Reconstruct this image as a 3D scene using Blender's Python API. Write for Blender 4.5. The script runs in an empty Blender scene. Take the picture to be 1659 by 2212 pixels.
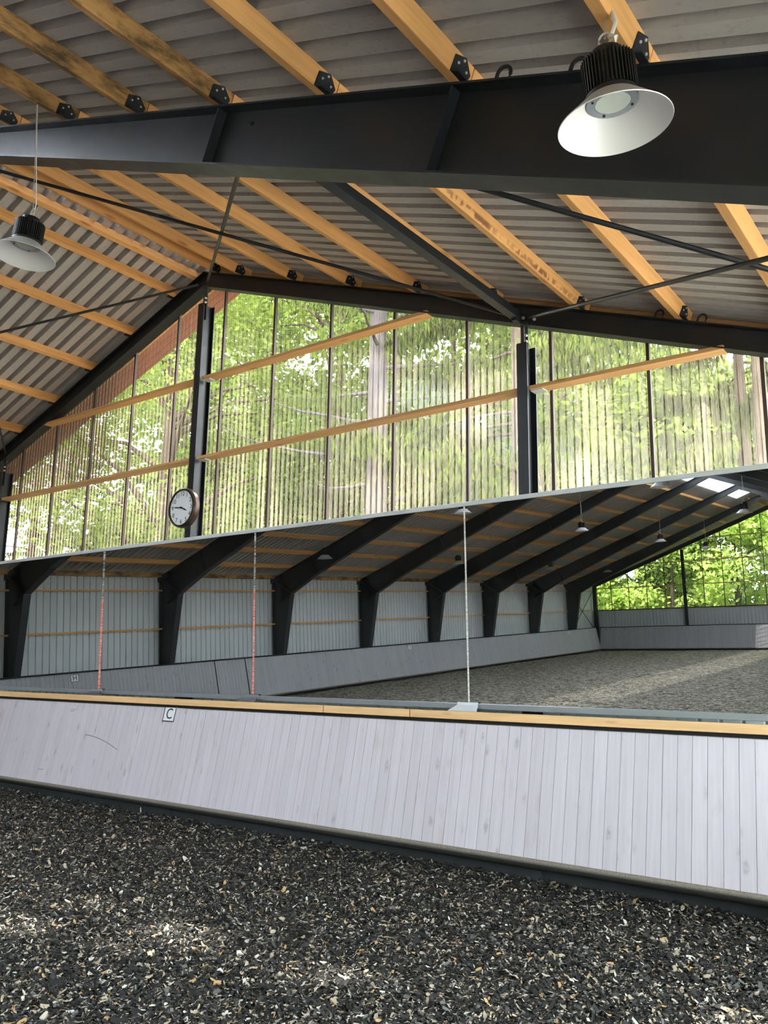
import bpy, bmesh, math, random
import numpy as np
from mathutils import Vector, Matrix

random.seed(7)
rng = np.random.default_rng(11)
SC = bpy.context.scene
COL = SC.collection

# ------------------------------------------------------------------ measured building
ZA, SL = 8.1228, 0.3626            # ridge height of the steel, roof slope
D1, NY, LEN = 4.0461, 4.8161, 41.5181
FY = [0.0] + [-D1 - NY * k for k in range(8)] + [-LEN]     # frame positions along the hall
SX = 5.56                          # spacing of the gable posts
WC = 11.25                         # outer face of the columns
PH = 0.14                          # purlin depth
COS = 1 / math.sqrt(1 + SL * SL)
ROOF = PH / COS                    # vertical offset of the roof sheet above the steel
MBY, MBZ, MTY, MTZ = -0.203, 1.661, -0.2885, 3.776
KTY, KTZ, KBY, KBZ = -0.3197, 1.495, -0.5681, 0.2998
LKT, LKB, LZT, LZB = 10.755, 10.51, 1.386, 0.145
zr = lambda x: ZA - SL * abs(x)
def dep(x):
    x = abs(x)
    return 0.2544 + 0.0484 * x + max(0, x - 9.2) * 0.10

# ------------------------------------------------------------------ material helpers
class NT:
    def __init__(s, name):
        s.m = bpy.data.materials.new(name); s.m.use_nodes = True
        s.t = s.m.node_tree; s.n = s.t.nodes; s.n.clear()
        s.out = s.n.new('ShaderNodeOutputMaterial')
    def add(s, typ, ins=None, **kw):
        n = s.n.new(typ)
        for k, v in kw.items(): setattr(n, k, v)
        for k, v in (ins or {}).items(): s.set(n.inputs[k], v)
        return n
    def set(s, sock, v):
        if isinstance(v, bpy.types.NodeSocket): s.t.links.new(v, sock)
        elif isinstance(v, bpy.types.Node): s.t.links.new(v.outputs[0], sock)
        else:
            if isinstance(v, (tuple, list)) and len(v) == 3 and sock.type == 'RGBA': v = (*v, 1)
            sock.default_value = v
    def math(s, op, a, b=0.0, clamp=False):
        n = s.add('ShaderNodeMath', {0: a, 1: b}, operation=op); n.use_clamp = clamp; return n.outputs[0]
    def mix(s, f, a, b, mode='MIX'):
        n = s.n.new('ShaderNodeMix'); n.data_type = 'RGBA'; n.blend_type = mode
        s.set(n.inputs[0], f); s.set(n.inputs[6], a); s.set(n.inputs[7], b); return n.outputs[2]
    def ramp(s, f, stops, interp='LINEAR'):
        n = s.add('ShaderNodeValToRGB', {0: f}); cr = n.color_ramp; cr.interpolation = interp
        while len(cr.elements) < len(stops): cr.elements.new(0.5)
        for e, (p, c) in zip(cr.elements, stops):
            e.position = p; e.color = (c, c, c, 1) if isinstance(c, (int, float)) else (*c, 1)
        return n.outputs[0]
    def coord(s, scale=(1, 1, 1), rnd=0.0, kind='Object'):
        v = s.add('ShaderNodeTexCoord').outputs[kind]
        if rnd:
            r = s.math('MULTIPLY', s.add('ShaderNodeObjectInfo').outputs['Random'], rnd)
            v = s.add('ShaderNodeVectorMath', {0: v, 1: r}, operation='ADD').outputs[0]
        return s.add('ShaderNodeMapping', {'Vector': v, 'Scale': scale}).outputs[0]
    def noise(s, v, scale=5, detail=4, rough=0.6, fac=True):
        n = s.add('ShaderNodeTexNoise', {'Vector': v, 'Scale': scale, 'Detail': detail, 'Roughness': rough})
        return n.outputs['Fac' if fac else 'Color']
    def bump(s, h, strength=0.3, dist=0.01):
        return s.add('ShaderNodeBump', {'Height': h, 'Strength': strength, 'Distance': dist}).outputs[0]
    def bsdf(s, color, rough=0.6, metal=0.0, spec=0.5, normal=None):
        n = s.add('ShaderNodeBsdfPrincipled', {'Base Color': color, 'Roughness': rough, 'Metallic': metal, 'Specular IOR Level': spec})
        if normal is not None: s.set(n.inputs['Normal'], normal)
        return n.outputs[0]
    def done(s, sh):
        s.t.links.new(sh, s.out.inputs['Surface']); return s.m

def plain(name, color, rough=0.6, metal=0.0, var=0.15, scale=6, spec=0.5):
    t = NT(name)
    f = t.noise(t.coord(rnd=20), scale, 3)
    c = t.mix(f, [x * (1 - var) for x in color], [min(1, x * (1 + var)) for x in color])
    return t.done(t.bsdf(c, rough, metal, spec))

def pine(name, base, axis='Y', stain=0.0, drips=False, dark=0.55):
    t = NT(name)
    i = 'XYZ'.index(axis)
    sc = [26, 26, 26]; sc[i] = 0.9
    g = t.noise(t.coord(tuple(sc), 37), 1.0, 5, 0.65)
    c = t.mix(t.ramp(g, [(0.3, 0), (0.75, 1)]), [x * 0.80 for x in base], [min(1, x * 1.12) for x in base])
    kv = [7, 7, 7]; kv[i] = 1.7
    vo = t.add('ShaderNodeTexVoronoi', {'Vector': t.coord(tuple(kv), 53), 'Scale': 1.0})
    k = t.ramp(vo.outputs['Distance'], [(0.08, 1), (0.20, 0)])
    pick = t.math('GREATER_THAN', t.add('ShaderNodeSeparateColor', {0: vo.outputs['Color']}).outputs[0], 0.45)
    c = t.mix(t.math('MULTIPLY', t.math('MULTIPLY', k, pick), 0.75), c, [x * dark * f for x, f in zip(base, (0.9, 0.62, 0.45))])
    if stain:
        ss = [5, 5, 5]; ss[i] = 1.6
        s1 = t.noise(t.coord(tuple(ss), 11), 1.3, 6, 0.7)
        c = t.mix(t.math('MULTIPLY', t.ramp(s1, [(0.42, 0), (0.62, 1)]), stain), c, (0.045, 0.03, 0.02))
    if drips:
        ss = [9, 9, 9]; ss[i] = 16
        s1 = t.noise(t.coord(tuple(ss)), 1.0, 2, 0.5)
        p = t.add('ShaderNodeSeparateXYZ', {0: t.coord()})
        band = t.ramp(t.add('ShaderNodeMapRange', {0: p.outputs['Z'], 1: 0.0, 2: 0.14}).outputs[0], [(0.05, 0), (0.2, 1), (0.42, 1), (0.55, 0)])
        run = t.ramp(t.noise(t.coord((0.01, 1.1, 0.01)), 1.4, 1), [(0.38, 0.15), (0.58, 1)])
        m = t.math('MULTIPLY', t.math('MULTIPLY', t.ramp(s1, [(0.47, 0), (0.55, 1)]), band), run)
        c = t.mix(t.math('MULTIPLY', m, 0.85), c, (0.16, 0.055, 0.03))
    return t.done(t.bsdf(c, 0.62, 0, 0.3, t.bump(g, 0.15, 0.004)))

M = {}
def mk_mats():
    t = NT('anthracite_steel')
    n = t.noise(t.coord(rnd=9), 3.0, 5, 0.7)
    M['steel'] = t.done(t.bsdf(t.mix(n, (0.007, 0.0085, 0.012), (0.015, 0.017, 0.023)), t.ramp(n, [(0.3, 0.38), (0.8, 0.55)]), 0, 0.5))
    M['pineY'] = pine('pine_timber', (0.78, 0.40, 0.15), 'Y')
    M['pineX'] = pine('pine_rail', (0.72, 0.40, 0.175), 'X')
    M['pineS'] = pine('weathered_pine', (0.55, 0.29, 0.11), 'Y', stain=0.9)
    M['pineD'] = pine('drip_stained_pine', (0.78, 0.40, 0.15), 'Y', drips=True)
    M['ledge'] = pine('ledge_pine', (0.84, 0.52, 0.26), 'X', dark=0.5)
    # roof sheet
    t = NT('fibre_cement_sheet')
    n = t.noise(t.coord((1.2, 5, 5)), 2.0, 6, 0.7)
    n2 = t.noise(t.coord(), 24, 3)
    c = t.mix(n, (0.37, 0.335, 0.325), (0.50, 0.46, 0.445))
    c = t.mix(t.ramp(n2, [(0.55, 0), (0.8, 0.5)]), c, (0.24, 0.22, 0.215))
    M['roof'] = t.done(t.bsdf(c, 0.8, 0, 0.25, t.bump(n2, 0.12, 0.004)))
    t = NT('skylight_sheet')
    tr = t.add('ShaderNodeBsdfTranslucent', {'Color': (0.95, 0.97, 1.0)})
    tp = t.add('ShaderNodeBsdfTransparent', {'Color': (0.95, 0.97, 1.0)})
    M['sky_sheet'] = t.done(t.add('ShaderNodeMixShader', {0: 0.32, 1: tr.outputs[0], 2: tp.outputs[0]}).outputs[0])
    # white wall sheet
    t = NT('white_wall_sheet')
    n = t.noise(t.coord((1, 1, 0.4)), 1.6, 5)
    M['sheet'] = t.done(t.bsdf(t.mix(n, (0.52, 0.54, 0.56), (0.66, 0.68, 0.69)), 0.5, 0, 0.4))
    # dusty clear glazing: vertical dust streaks, heavier towards the bottom of each run
    t = NT('dusty_clear_sheet')
    st = t.noise(t.coord((7, 7, 0.35)), 1.0, 6, 0.65)
    bl = t.noise(t.coord((0.5, 0.5, 0.5)), 1.0, 3, 0.6)
    fine = t.noise(t.coord((30, 30, 0.6)), 1.0, 3, 0.6)
    d = t.math('MULTIPLY', t.ramp(st, [(0.38, 0.15), (0.75, 1.0)]), t.ramp(bl, [(0.3, 0.12), (0.72, 0.75)]))
    d = t.math('MULTIPLY', d, t.ramp(fine, [(0.25, 0.45), (0.7, 1.0)]))
    zz = t.add('ShaderNodeSeparateXYZ', {0: t.coord()}).outputs['Z']
    low = t.add('ShaderNodeMapRange', {0: zz, 1: 3.4, 2: 6.6, 3: 1.0, 4: 0.28}).outputs[0]
    d = t.math('ADD', t.math('MULTIPLY', t.math('MULTIPLY', d, 1.0), low), t.math('MULTIPLY', low, 0.16), True)
    dust = t.add('ShaderNodeAddShader', {0: t.add('ShaderNodeBsdfDiffuse', {'Color': (0.17, 0.14, 0.115)}).outputs[0],
                                         1: t.add('ShaderNodeBsdfTranslucent', {'Color': (0.40, 0.345, 0.285)}).outputs[0]})
    clear = t.add('ShaderNodeBsdfTransparent', {'Color': (0.95, 0.97, 0.94)})
    sh = t.add('ShaderNodeMixShader', {0: d, 1: clear.outputs[0], 2: dust.outputs[0]})
    gl = t.add('ShaderNodeBsdfGlossy', {'Color': (0.8, 0.8, 0.8), 'Roughness': 0.12})
    fr = t.math('MULTIPLY', t.add('ShaderNodeFresnel', {'IOR': 1.42}).outputs[0], 0.9)
    M['glaze'] = t.done(t.add('ShaderNodeMixShader', {0: fr, 1: sh.outputs[0], 2: gl.outputs[0]}).outputs[0])
    t = NT('brown_rib_flank')
    st = t.noise(t.coord((3, 3, 0.5)), 1.0, 5, 0.65)
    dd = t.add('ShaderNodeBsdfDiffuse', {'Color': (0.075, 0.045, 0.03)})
    cl = t.add('ShaderNodeBsdfTransparent', {'Color': (0.9, 0.86, 0.8)})
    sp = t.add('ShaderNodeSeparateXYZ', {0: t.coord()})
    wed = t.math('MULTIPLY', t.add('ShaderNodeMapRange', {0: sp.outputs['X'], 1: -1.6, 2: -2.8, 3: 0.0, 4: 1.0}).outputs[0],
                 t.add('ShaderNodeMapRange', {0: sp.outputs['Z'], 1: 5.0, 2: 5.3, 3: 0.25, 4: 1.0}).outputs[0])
    op = t.math('ADD', t.ramp(st, [(0.4, 0.02), (0.7, 0.2)]), t.math('MULTIPLY', wed, t.ramp(st, [(0.2, 0.75), (0.5, 1.0)])), True)  # brown flanks, more opaque to the left and higher up
    M['flank'] = t.done(t.add('ShaderNodeMixShader', {0: op, 1: cl.outputs[0], 2: dd.outputs[0]}).outputs[0])
    t = NT('clear_sheet')
    cl = t.add('ShaderNodeBsdfTransparent', {'Color': (0.93, 0.97, 0.94)})
    du = t.add('ShaderNodeBsdfTranslucent', {'Color': (0.5, 0.52, 0.45)})
    n = t.noise(t.coord((6, 6, 0.5)), 1.0, 4)
    M['glaze_far'] = t.done(t.add('ShaderNodeMixShader', {0: t.ramp(n, [(0.35, 0.02), (0.8, 0.16)]), 1: cl.outputs[0], 2: du.outputs[0]}).outputs[0])
    # kick boards: grey-lilac painted planks across local X (0.1292 m apart)
    def planks(name, ca, cb, knots):
        t = NT(name)
        v = t.coord(); x = t.add('ShaderNodeSeparateXYZ', {0: v}).outputs['X']
        pid = t.math('FLOOR', t.math('DIVIDE', x, 0.1292))
        w = t.add('ShaderNodeTexWhiteNoise', {'W': pid}, noise_dimensions='1D')
        vv = t.add('ShaderNodeVectorMath', {0: v, 1: t.add('ShaderNodeVectorMath', {0: w.outputs['Color'], 1: (9, 9, 9)}, operation='MULTIPLY').outputs[0]}, operation='ADD').outputs[0]
        g = t.noise(t.add('ShaderNodeMapping', {'Vector': vv, 'Scale': (38, 2, 1.3)}).outputs[0], 1.0, 5, 0.65)
        bl = t.noise(t.add('ShaderNodeMapping', {'Vector': vv, 'Scale': (3.2, 1, 1.4)}).outputs[0], 1.0, 4, 0.6)
        c = t.mix(t.ramp(g, [(0.3, 0), (0.75, 1)]), ca, cb)
        c = t.mix(t.math('MULTIPLY', w.outputs['Value'], 0.22), c, [q * 0.72 for q in ca])
        c = t.mix(t.ramp(bl, [(0.60, 0), (0.78, 0.45)]), c, (0.36, 0.27, 0.22))
        vo = t.add('ShaderNodeTexVoronoi', {'Vector': t.add('ShaderNodeMapping', {'Vector': vv, 'Scale': (7, 1, 3.0)}).outputs[0], 'Scale': 1.0})
        k = t.ramp(vo.outputs['Distance'], [(0.04, 1), (0.24, 0)])
        pick = t.math('GREATER_THAN', t.add('ShaderNodeSeparateColor', {0: vo.outputs['Color']}).outputs[0], 0.52)
        wob = t.ramp(t.noise(vv, 30, 3), [(0.35, 0.2), (0.65, 1)])
        c = t.mix(t.math('MULTIPLY', t.math('MULTIPLY', t.math('MULTIPLY', k, pick), wob), knots), c, (0.10, 0.09, 0.10))
        return t.done(t.bsdf(c, 0.7, 0, 0.25, t.bump(g, 0.12, 0.003)))
    M['kick'] = planks('painted_planks', (0.56, 0.505, 0.56), (0.665, 0.605, 0.665), 0.55)
    M['kick_dark'] = planks('worn_painted_planks', (0.40, 0.395, 0.42), (0.50, 0.49, 0.515), 0.8)
    M['scuff'] = plain('grey_scuff', (0.24, 0.23, 0.25), 0.8)
    M['gap'] = plain('shadow_backing', (0.015, 0.014, 0.014), 0.9)
    t = NT('dusty_rubber')
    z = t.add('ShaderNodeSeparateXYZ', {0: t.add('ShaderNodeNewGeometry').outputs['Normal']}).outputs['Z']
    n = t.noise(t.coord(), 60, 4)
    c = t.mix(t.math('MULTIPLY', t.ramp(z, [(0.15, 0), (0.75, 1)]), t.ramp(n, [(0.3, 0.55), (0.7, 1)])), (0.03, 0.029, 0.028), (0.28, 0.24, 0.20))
    M['rubber'] = t.done(t.bsdf(c, 0.95, 0, 0.1, t.bump(n, 0.6, 0.01)))
    M['base'] = plain('dark_base_board', (0.055, 0.058, 0.065), 0.8, var=0.35, scale=4)
    # footing: shredded textile and rubber
    t = NT('shredded_footing')
    v = t.coord(); dst = t.noise(v, 14, 3, fac=False)
    vv = t.add('ShaderNodeVectorMath', {0: v, 1: t.add('ShaderNodeVectorMath', {0: dst, 1: (0.05, 0.05, 0.05)}, operation='MULTIPLY').outputs[0]}, operation='ADD').outputs[0]
    vo = t.add('ShaderNodeTexVoronoi', {'Vector': t.add('ShaderNodeMapping', {'Vector': vv, 'Scale': (30, 46, 30)}).outputs[0], 'Scale': 1.0})
    r = t.add('ShaderNodeSeparateColor', {0: vo.outputs['Color']})
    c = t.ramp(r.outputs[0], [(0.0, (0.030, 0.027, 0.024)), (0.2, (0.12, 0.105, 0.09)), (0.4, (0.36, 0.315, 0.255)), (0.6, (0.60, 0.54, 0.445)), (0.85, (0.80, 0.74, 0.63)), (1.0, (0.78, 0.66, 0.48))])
    big = t.noise(v, 0.6, 3)
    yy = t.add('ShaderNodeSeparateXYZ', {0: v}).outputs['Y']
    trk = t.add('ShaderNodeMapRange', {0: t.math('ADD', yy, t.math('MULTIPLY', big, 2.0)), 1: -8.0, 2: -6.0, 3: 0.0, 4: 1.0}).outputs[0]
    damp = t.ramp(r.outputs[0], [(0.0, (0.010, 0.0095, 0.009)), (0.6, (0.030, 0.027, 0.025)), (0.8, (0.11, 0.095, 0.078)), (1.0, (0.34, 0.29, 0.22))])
    v2 = t.add('ShaderNodeTexVoronoi', {'Vector': t.add('ShaderNodeMapping', {'Vector': vv, 'Scale': (9, 13, 9)}).outputs[0], 'Scale': 1.0})
    cl = t.add('ShaderNodeSeparateColor', {0: v2.outputs['Color']})
    c = t.mix(1.0, c, t.ramp(cl.outputs[0], [(0.0, 0.2), (0.35, 0.5), (0.6, 0.95), (1.0, 1.0)]), 'MULTIPLY')
    c = t.mix(trk, c, damp)  # far floor painted pale in place of skylight, dark kept near the front
    h = t.math('ADD', t.math('MULTIPLY', r.outputs[1], 0.7), t.noise(v, 40, 3))
    M['floor'] = t.done(t.bsdf(c, 0.95, 0, 0.15, t.bump(h, 0.9, 0.03)))
    M['fl'] = [plain('flake_black', (0.011, 0.0105, 0.010), 0.9), plain('flake_charcoal', (0.030, 0.028, 0.027), 0.9),
               plain('flake_grey', (0.13, 0.125, 0.12), 0.9), plain('flake_beige', (0.40, 0.33, 0.24), 0.9),
               plain('flake_white', (0.55, 0.52, 0.46), 0.9), plain('flake_tan', (0.46, 0.29, 0.13), 0.9)]
    t = NT('mirror_glass')
    n = t.noise(t.coord((1, 1, 1)), 1.5, 4)
    gl = t.add('ShaderNodeBsdfGlossy', {'Color': (0.36, 0.372, 0.37), 'Roughness': 0.0})
    df = t.add('ShaderNodeBsdfDiffuse', {'Color': (0.5, 0.5, 0.48)})
    M['mirror'] = t.done(t.add('ShaderNodeMixShader', {0: t.ramp(n, [(0.4, 0.004), (0.8, 0.022)]), 1: gl.outputs[0], 2: df.outputs[0]}).outputs[0])
    M['alu'] = plain('aluminium_rail', (0.42, 0.45, 0.49), 0.38, 0.75, 0.08)
    M['alu_white'] = plain('galvanised_plate', (0.66, 0.69, 0.72), 0.42, 0.15, 0.1)
    def seal(name, low, zsplit):
        t = NT(name)
        z = t.add('ShaderNodeSeparateXYZ', {0: t.coord()}).outputs['Z']
        bead = t.ramp(t.noise(t.coord((4, 4, 90)), 1.0, 2), [(0.44, 0), (0.56, 1)])
        dk = t.mix(bead, (0.10, 0.085, 0.08), (0.62, 0.57, 0.54))
        c = t.mix(t.math('GREATER_THAN', z, zsplit), t.mix(bead, low, [min(1, q + 0.25) for q in low]), dk)
        return t.done(t.bsdf(c, 0.5, 0, 0.4))
    M['seal_red'] = seal('red_edge_seal', (0.72, 0.17, 0.13), 1.35)
    M['seal_white'] = seal('pale_edge_seal', (0.60, 0.57, 0.52), 9)
    M['lamp_shade'] = plain('brushed_reflector', (0.72, 0.69, 0.70), 0.42, 0.25, 0.04, 3)
    M['lamp_body'] = plain('black_heatsink', (0.012, 0.012, 0.012), 0.45, 0.1, 0.3)
    M['led'] = plain('led_cover', (0.50, 0.52, 0.48), 0.35, 0, 0.08, 30)
    M['wire'] = plain('steel_wire', (0.55, 0.52, 0.50), 0.5, 0.3)
    M['cable'] = plain('white_cable', (0.70, 0.68, 0.66), 0.6)
    M['black'] = plain('black_paint', (0.012, 0.012, 0.014), 0.4)
    M['white'] = plain('white_plate', (0.80, 0.82, 0.84), 0.45, 0, 0.03)
    M['bolt'] = plain('zinc_bolt', (0.62, 0.62, 0.60), 0.4, 0.4)
    M['clock_rim'] = plain('bronze_clock_rim', (0.05, 0.032, 0.024), 0.3, 0.6, 0.3)
    M['mullion'] = plain('brown_mullion', (0.075, 0.045, 0.032), 0.6)
    t = NT('soffit_boards')
    v = t.coord(); sx = t.add('ShaderNodeSeparateXYZ', {0: v})
    l1 = t.math('LESS_THAN', t.math('FRACT', t.math('DIVIDE', sx.outputs['Y'], 0.118)), 0.06)
    n = t.noise(t.coord((2, 14, 2)), 1.5, 4)
    c = t.mix(n, (0.34, 0.125, 0.075), (0.50, 0.20, 0.125))
    M['soffit'] = t.done(t.bsdf(t.mix(l1, c, (0.06, 0.025, 0.018)), 0.7))
    # trees
    def leaf(name, a, b, tl=0.55):
        t = NT(name)
        n = t.noise(t.coord(rnd=30), 0.9, 3)
        n2 = t.add('ShaderNodeTexWhiteNoise', {'Vector': t.coord((6, 6, 6))}).outputs['Value']
        c = t.mix(t.math('ADD', t.math('MULTIPLY', n, 0.6), t.math('MULTIPLY', n2, 0.4)), a, b)
        df = t.add('ShaderNodeBsdfDiffuse', {'Color': c})
        tl_ = t.add('ShaderNodeBsdfTranslucent', {'Color': t.mix(0.5, c, (0.20, 0.235, 0.06))})
        return t.done(t.add('ShaderNodeMixShader', {0: tl, 1: df.outputs[0], 2: tl_.outputs[0]}).outputs[0])
    M['leaf_a'] = leaf('leaves_bright', (0.075, 0.125, 0.018), (0.17, 0.21, 0.04))
    M['leaf_far'] = leaf('leaves_sunlit', (0.60, 0.82, 0.14), (0.86, 0.95, 0.34))  # sunlight on the far trees put into a much lighter leaf colour
    M['leaf_b'] = leaf('leaves_mid', (0.04, 0.075, 0.02), (0.10, 0.14, 0.036))
    M['leaf_c'] = leaf('leaves_cool', (0.035, 0.06, 0.03), (0.08, 0.11, 0.05))
    M['needle'] = leaf('needles_olive', (0.04, 0.055, 0.018), (0.12, 0.13, 0.046), 0.35)
    M['needle_d'] = leaf('needles_dark', (0.018, 0.028, 0.014), (0.05, 0.062, 0.03), 0.25)
    def bark(name, a, b):
        t = NT(name)
        n = t.noise(t.coord((3, 3, 0.8), 5), 2.2, 6, 0.7)
        return t.done(t.bsdf(t.mix(t.ramp(n, [(0.3, 0), (0.7, 1)]), a, b), 0.9, 0, 0.1, t.bump(n, 0.6, 0.05)))
    M['bark_pale'] = bark('pale_bark', (0.038, 0.032, 0.031), (0.105, 0.088, 0.086))
    M['bark'] = bark('brown_bark', (0.04, 0.03, 0.02), (0.10, 0.075, 0.055))
    t = NT('forest_ground')
    n = t.noise(t.coord(), 0.5, 6)
    t2 = NT('pale_gravel')
    n2 = t2.noise(t2.coord(), 3.0, 6)
    M['yard'] = t2.done(t2.bsdf(t2.mix(n2, (0.50, 0.47, 0.42), (0.66, 0.63, 0.58)), 0.9))  # pale colour chosen to bounce light up to the roof
    M['ground'] = t.done(t.bsdf(t.mix(n, (0.04, 0.05, 0.016), (0.09, 0.075, 0.045)), 0.95))
mk_mats()

# ------------------------------------------------------------------ mesh helpers
class MB:
    """collects shapes and links them as one mesh object"""
    def __init__(s): s.v, s.f, s.mi = [], [], []
    def poly(s, pts, faces, mi=0):
        o = len(s.v); s.v += [tuple(p) for p in pts]
        s.f += [tuple(i + o for i in f) for f in faces]; s.mi += [mi] * len(faces); return s
    def box(s, c, d, rot=None, mi=0):
        c = Vector(c); P = []
        for x in (-.5, .5):
            for y in (-.5, .5):
                for z in (-.5, .5):
                    q = Vector((x * d[0], y * d[1], z * d[2]))
                    if rot is not None: q = rot @ q
                    P.append(c + q)
        return s.poly(P, [(0, 1, 3, 2), (4, 6, 7, 5), (0, 4, 5, 1), (2, 3, 7, 6), (0, 2, 6, 4), (1, 5, 7, 3)], mi)
    def span(s, a, b, mi=0):
        return s.box([(p + q) / 2 for p, q in zip(a, b)], [abs(q - p) for p, q in zip(a, b)], None, mi)
    def prism(s, ring, off, mi=0):
        n = len(ring); off = Vector(off); A = [Vector(p) for p in ring]
        P = A + [p + off for p in A]
        F = [tuple(range(n - 1, -1, -1)), tuple(range(n, 2 * n))] + [(i, (i + 1) % n, n + (i + 1) % n, n + i) for i in range(n)]
        return s.poly(P, F, mi)
    def tube(s, pts, r, seg=8, mi=0):
        pts = [Vector(p) for p in pts]; n = len(pts)
        rs = r if isinstance(r, (list, tuple)) else [r] * n
        P = []
        for i, p in enumerate(pts):
            d = (pts[min(i + 1, n - 1)] - pts[max(i - 1, 0)]).normalized()
            a = d.cross(Vector((0, 0, 1)) if abs(d.z) < 0.95 else Vector((1, 0, 0))).normalized(); b = d.cross(a)
            for k in range(seg):
                t = 2 * math.pi * k / seg
                P.append(p + float(rs[i]) * (math.cos(t) * a + math.sin(t) * b))
        F = [(i * seg + k, i * seg + (k + 1) % seg, (i + 1) * seg + (k + 1) % seg, (i + 1) * seg + k) for i in range(n - 1) for k in range(seg)]
        F += [tuple(range(seg)), tuple((n - 1) * seg + k for k in reversed(range(seg)))]
        return s.poly(P, F, mi)
    def lathe(s, prof, seg=40, c=(0, 0, 0), mi=0, closed=False):
        P = []; n = len(prof)
        for r, z in prof:
            for k in range(seg):
                t = 2 * math.pi * k / seg
                P.append((c[0] + r * math.cos(t), c[1] + r * math.sin(t), c[2] + z))
        F = [(i * seg + k, i * seg + (k + 1) % seg, ((i + 1) % n) * seg + (k + 1) % seg, ((i + 1) % n) * seg + k)
             for i in range(n if closed else n - 1) for k in range(seg)]
        return s.poly(P, F, mi)
    def build(s, name, mats, parent=None, loc=None, smooth=False, bevel=0.0, normals=True):
        me = bpy.data.meshes.new(name); me.from_pydata(s.v, [], s.f)
        for m in (mats if isinstance(mats, list) else [mats]): me.materials.append(m)
        if any(s.mi): me.polygons.foreach_set('material_index', s.mi)
        if normals:
            b = bmesh.new(); b.from_mesh(me); bmesh.ops.recalc_face_normals(b, faces=b.faces); b.to_mesh(me); b.free()
        if smooth:
            me.polygons.foreach_set('use_smooth', [True] * len(me.polygons))
            try: me.set_sharp_from_angle(angle=math.radians(40))
            except Exception: pass
        me.update()
        o = bpy.data.objects.new(name, me); COL.objects.link(o)
        if parent is not None: o.parent = parent
        if loc is not None: o.location = loc
        if bevel:
            md = o.modifiers.new('edge', 'BEVEL'); md.width = bevel; md.segments = 2; md.limit_method = 'ANGLE'
        return o

def tag(o, label, cat, group=None, kind=None):
    o['label'] = label; o['category'] = cat
    if group: o['group'] = group
    if kind: o['kind'] = kind
    return o
def thing(name, label, cat, loc=(0, 0, 0), group=None):
    o = bpy.data.objects.new(name, None); COL.objects.link(o); o.location = loc; o.empty_display_size = 0.2
    return tag(o, label, cat, group)
def struct(o, label=None):
    o['kind'] = 'structure'
    if label: o['label'] = label; o['category'] = o.name.split('_')[0]
    return o
def corr(mb, O, U, V, N, length, width, P, prof, mi=0):
    """corrugated sheet: profile repeats along U, runs along V, ribs lift along N"""
    O, U, V, N = map(Vector, (O, U, V, N)); pts = []
    n = int(math.ceil(length / P))
    for k in range(n):
        for u, h in prof:
            if k * P + u <= length: pts.append((k * P + u, h))
    pts.append((length, prof[0][1]))
    A = [O + U * u + N * h for u, h in pts]; B = [a + V * width for a in A]; m = len(A)
    mb.poly(A + B, [(i, i + 1, m + i + 1, m + i) for i in range(m - 1)], mi)

ORD = ['first', 'second', 'third', 'fourth', 'fifth', 'sixth', 'seventh', 'eighth', 'ninth', 'tenth', 'eleventh']

# ------------------------------------------------------------------ floor, ground, walls
def patch(name, x0, x1, y0, y1, z, mat, nx=2, ny=2, amp=0.0):
    X, Y = np.linspace(x0, x1, nx), np.linspace(y0, y1, ny)
    v = [(x, y, z + amp * (math.sin(x * 1.7 + y) + math.sin(y * 2.3 - x * .7)) + (random.uniform(-amp, amp) if amp else 0)) for y in Y for x in X]
    f = [(j * nx + i, j * nx + i + 1, (j + 1) * nx + i + 1, (j + 1) * nx + i) for j in range(ny - 1) for i in range(nx - 1)]
    return MB().poly(v, f).build(name, mat, smooth=True, normals=False)
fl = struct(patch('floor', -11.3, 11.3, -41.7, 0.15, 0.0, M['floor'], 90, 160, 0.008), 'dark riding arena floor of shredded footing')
gr = patch('ground', -90, 70, -110, 70, -0.12, M['ground']); struct(gr, 'forest ground outside the arena')
struct(patch('ground_yard', 11.6, 60, -10.5, 12, -0.06, M['yard']), 'added pale yard bouncing light in through the unseen right side')  # unseen ground added to throw light up under the roof

WP = [(0, 0.03), (0.155, 0.03), (0.165, 0.0), (0.19, 0.0)]
def wall(name, build, label):
    mb = MB(); build(mb); return struct(mb.build(name, M['sheet'], normals=False), label)
wall('wall_left', lambda m: corr(m, (-11.36, -LEN - .3, 0), (0, 1, 0), (0, 0, 1), (1, 0, 0), LEN + .6, 4.05, 0.2, WP), 'white corrugated sheet wall along the left long side')
RW = 24.0     # the added, unseen light band on the right runs this far back
def wr(m):
    corr(m, (11.36, -LEN - .3, 0), (0, 1, 0), (0, 0, 1), (-1, 0, 0), LEN + .6, 1.4, 0.2, WP)
    corr(m, (11.36, -LEN - .3, 1.4), (0, 1, 0), (0, 0, 1), (-1, 0, 0), LEN + .3 - RW, 2.46, 0.2, WP)
    corr(m, (11.36, -LEN - .3, 3.85), (0, 1, 0), (0, 0, 1), (-1, 0, 0), LEN + .6, 0.25, 0.2, WP)
wall('wall_right', wr, 'white corrugated sheet wall along the right long side')
wall('wall_front', lambda m: corr(m, (-11.36, 0.3, 0), (1, 0, 0), (0, 0, 1), (0, -1, 0), 22.72, 2.47, 0.2, WP), 'white corrugated sheet below the front gable glazing')
wall('wall_back', lambda m: corr(m, (-11.36, -LEN - .3, 0), (1, 0, 0), (0, 0, 1), (0, 1, 0), 22.72, 2.45, 0.2, WP), 'white corrugated sheet below the far gable glazing')

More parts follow.
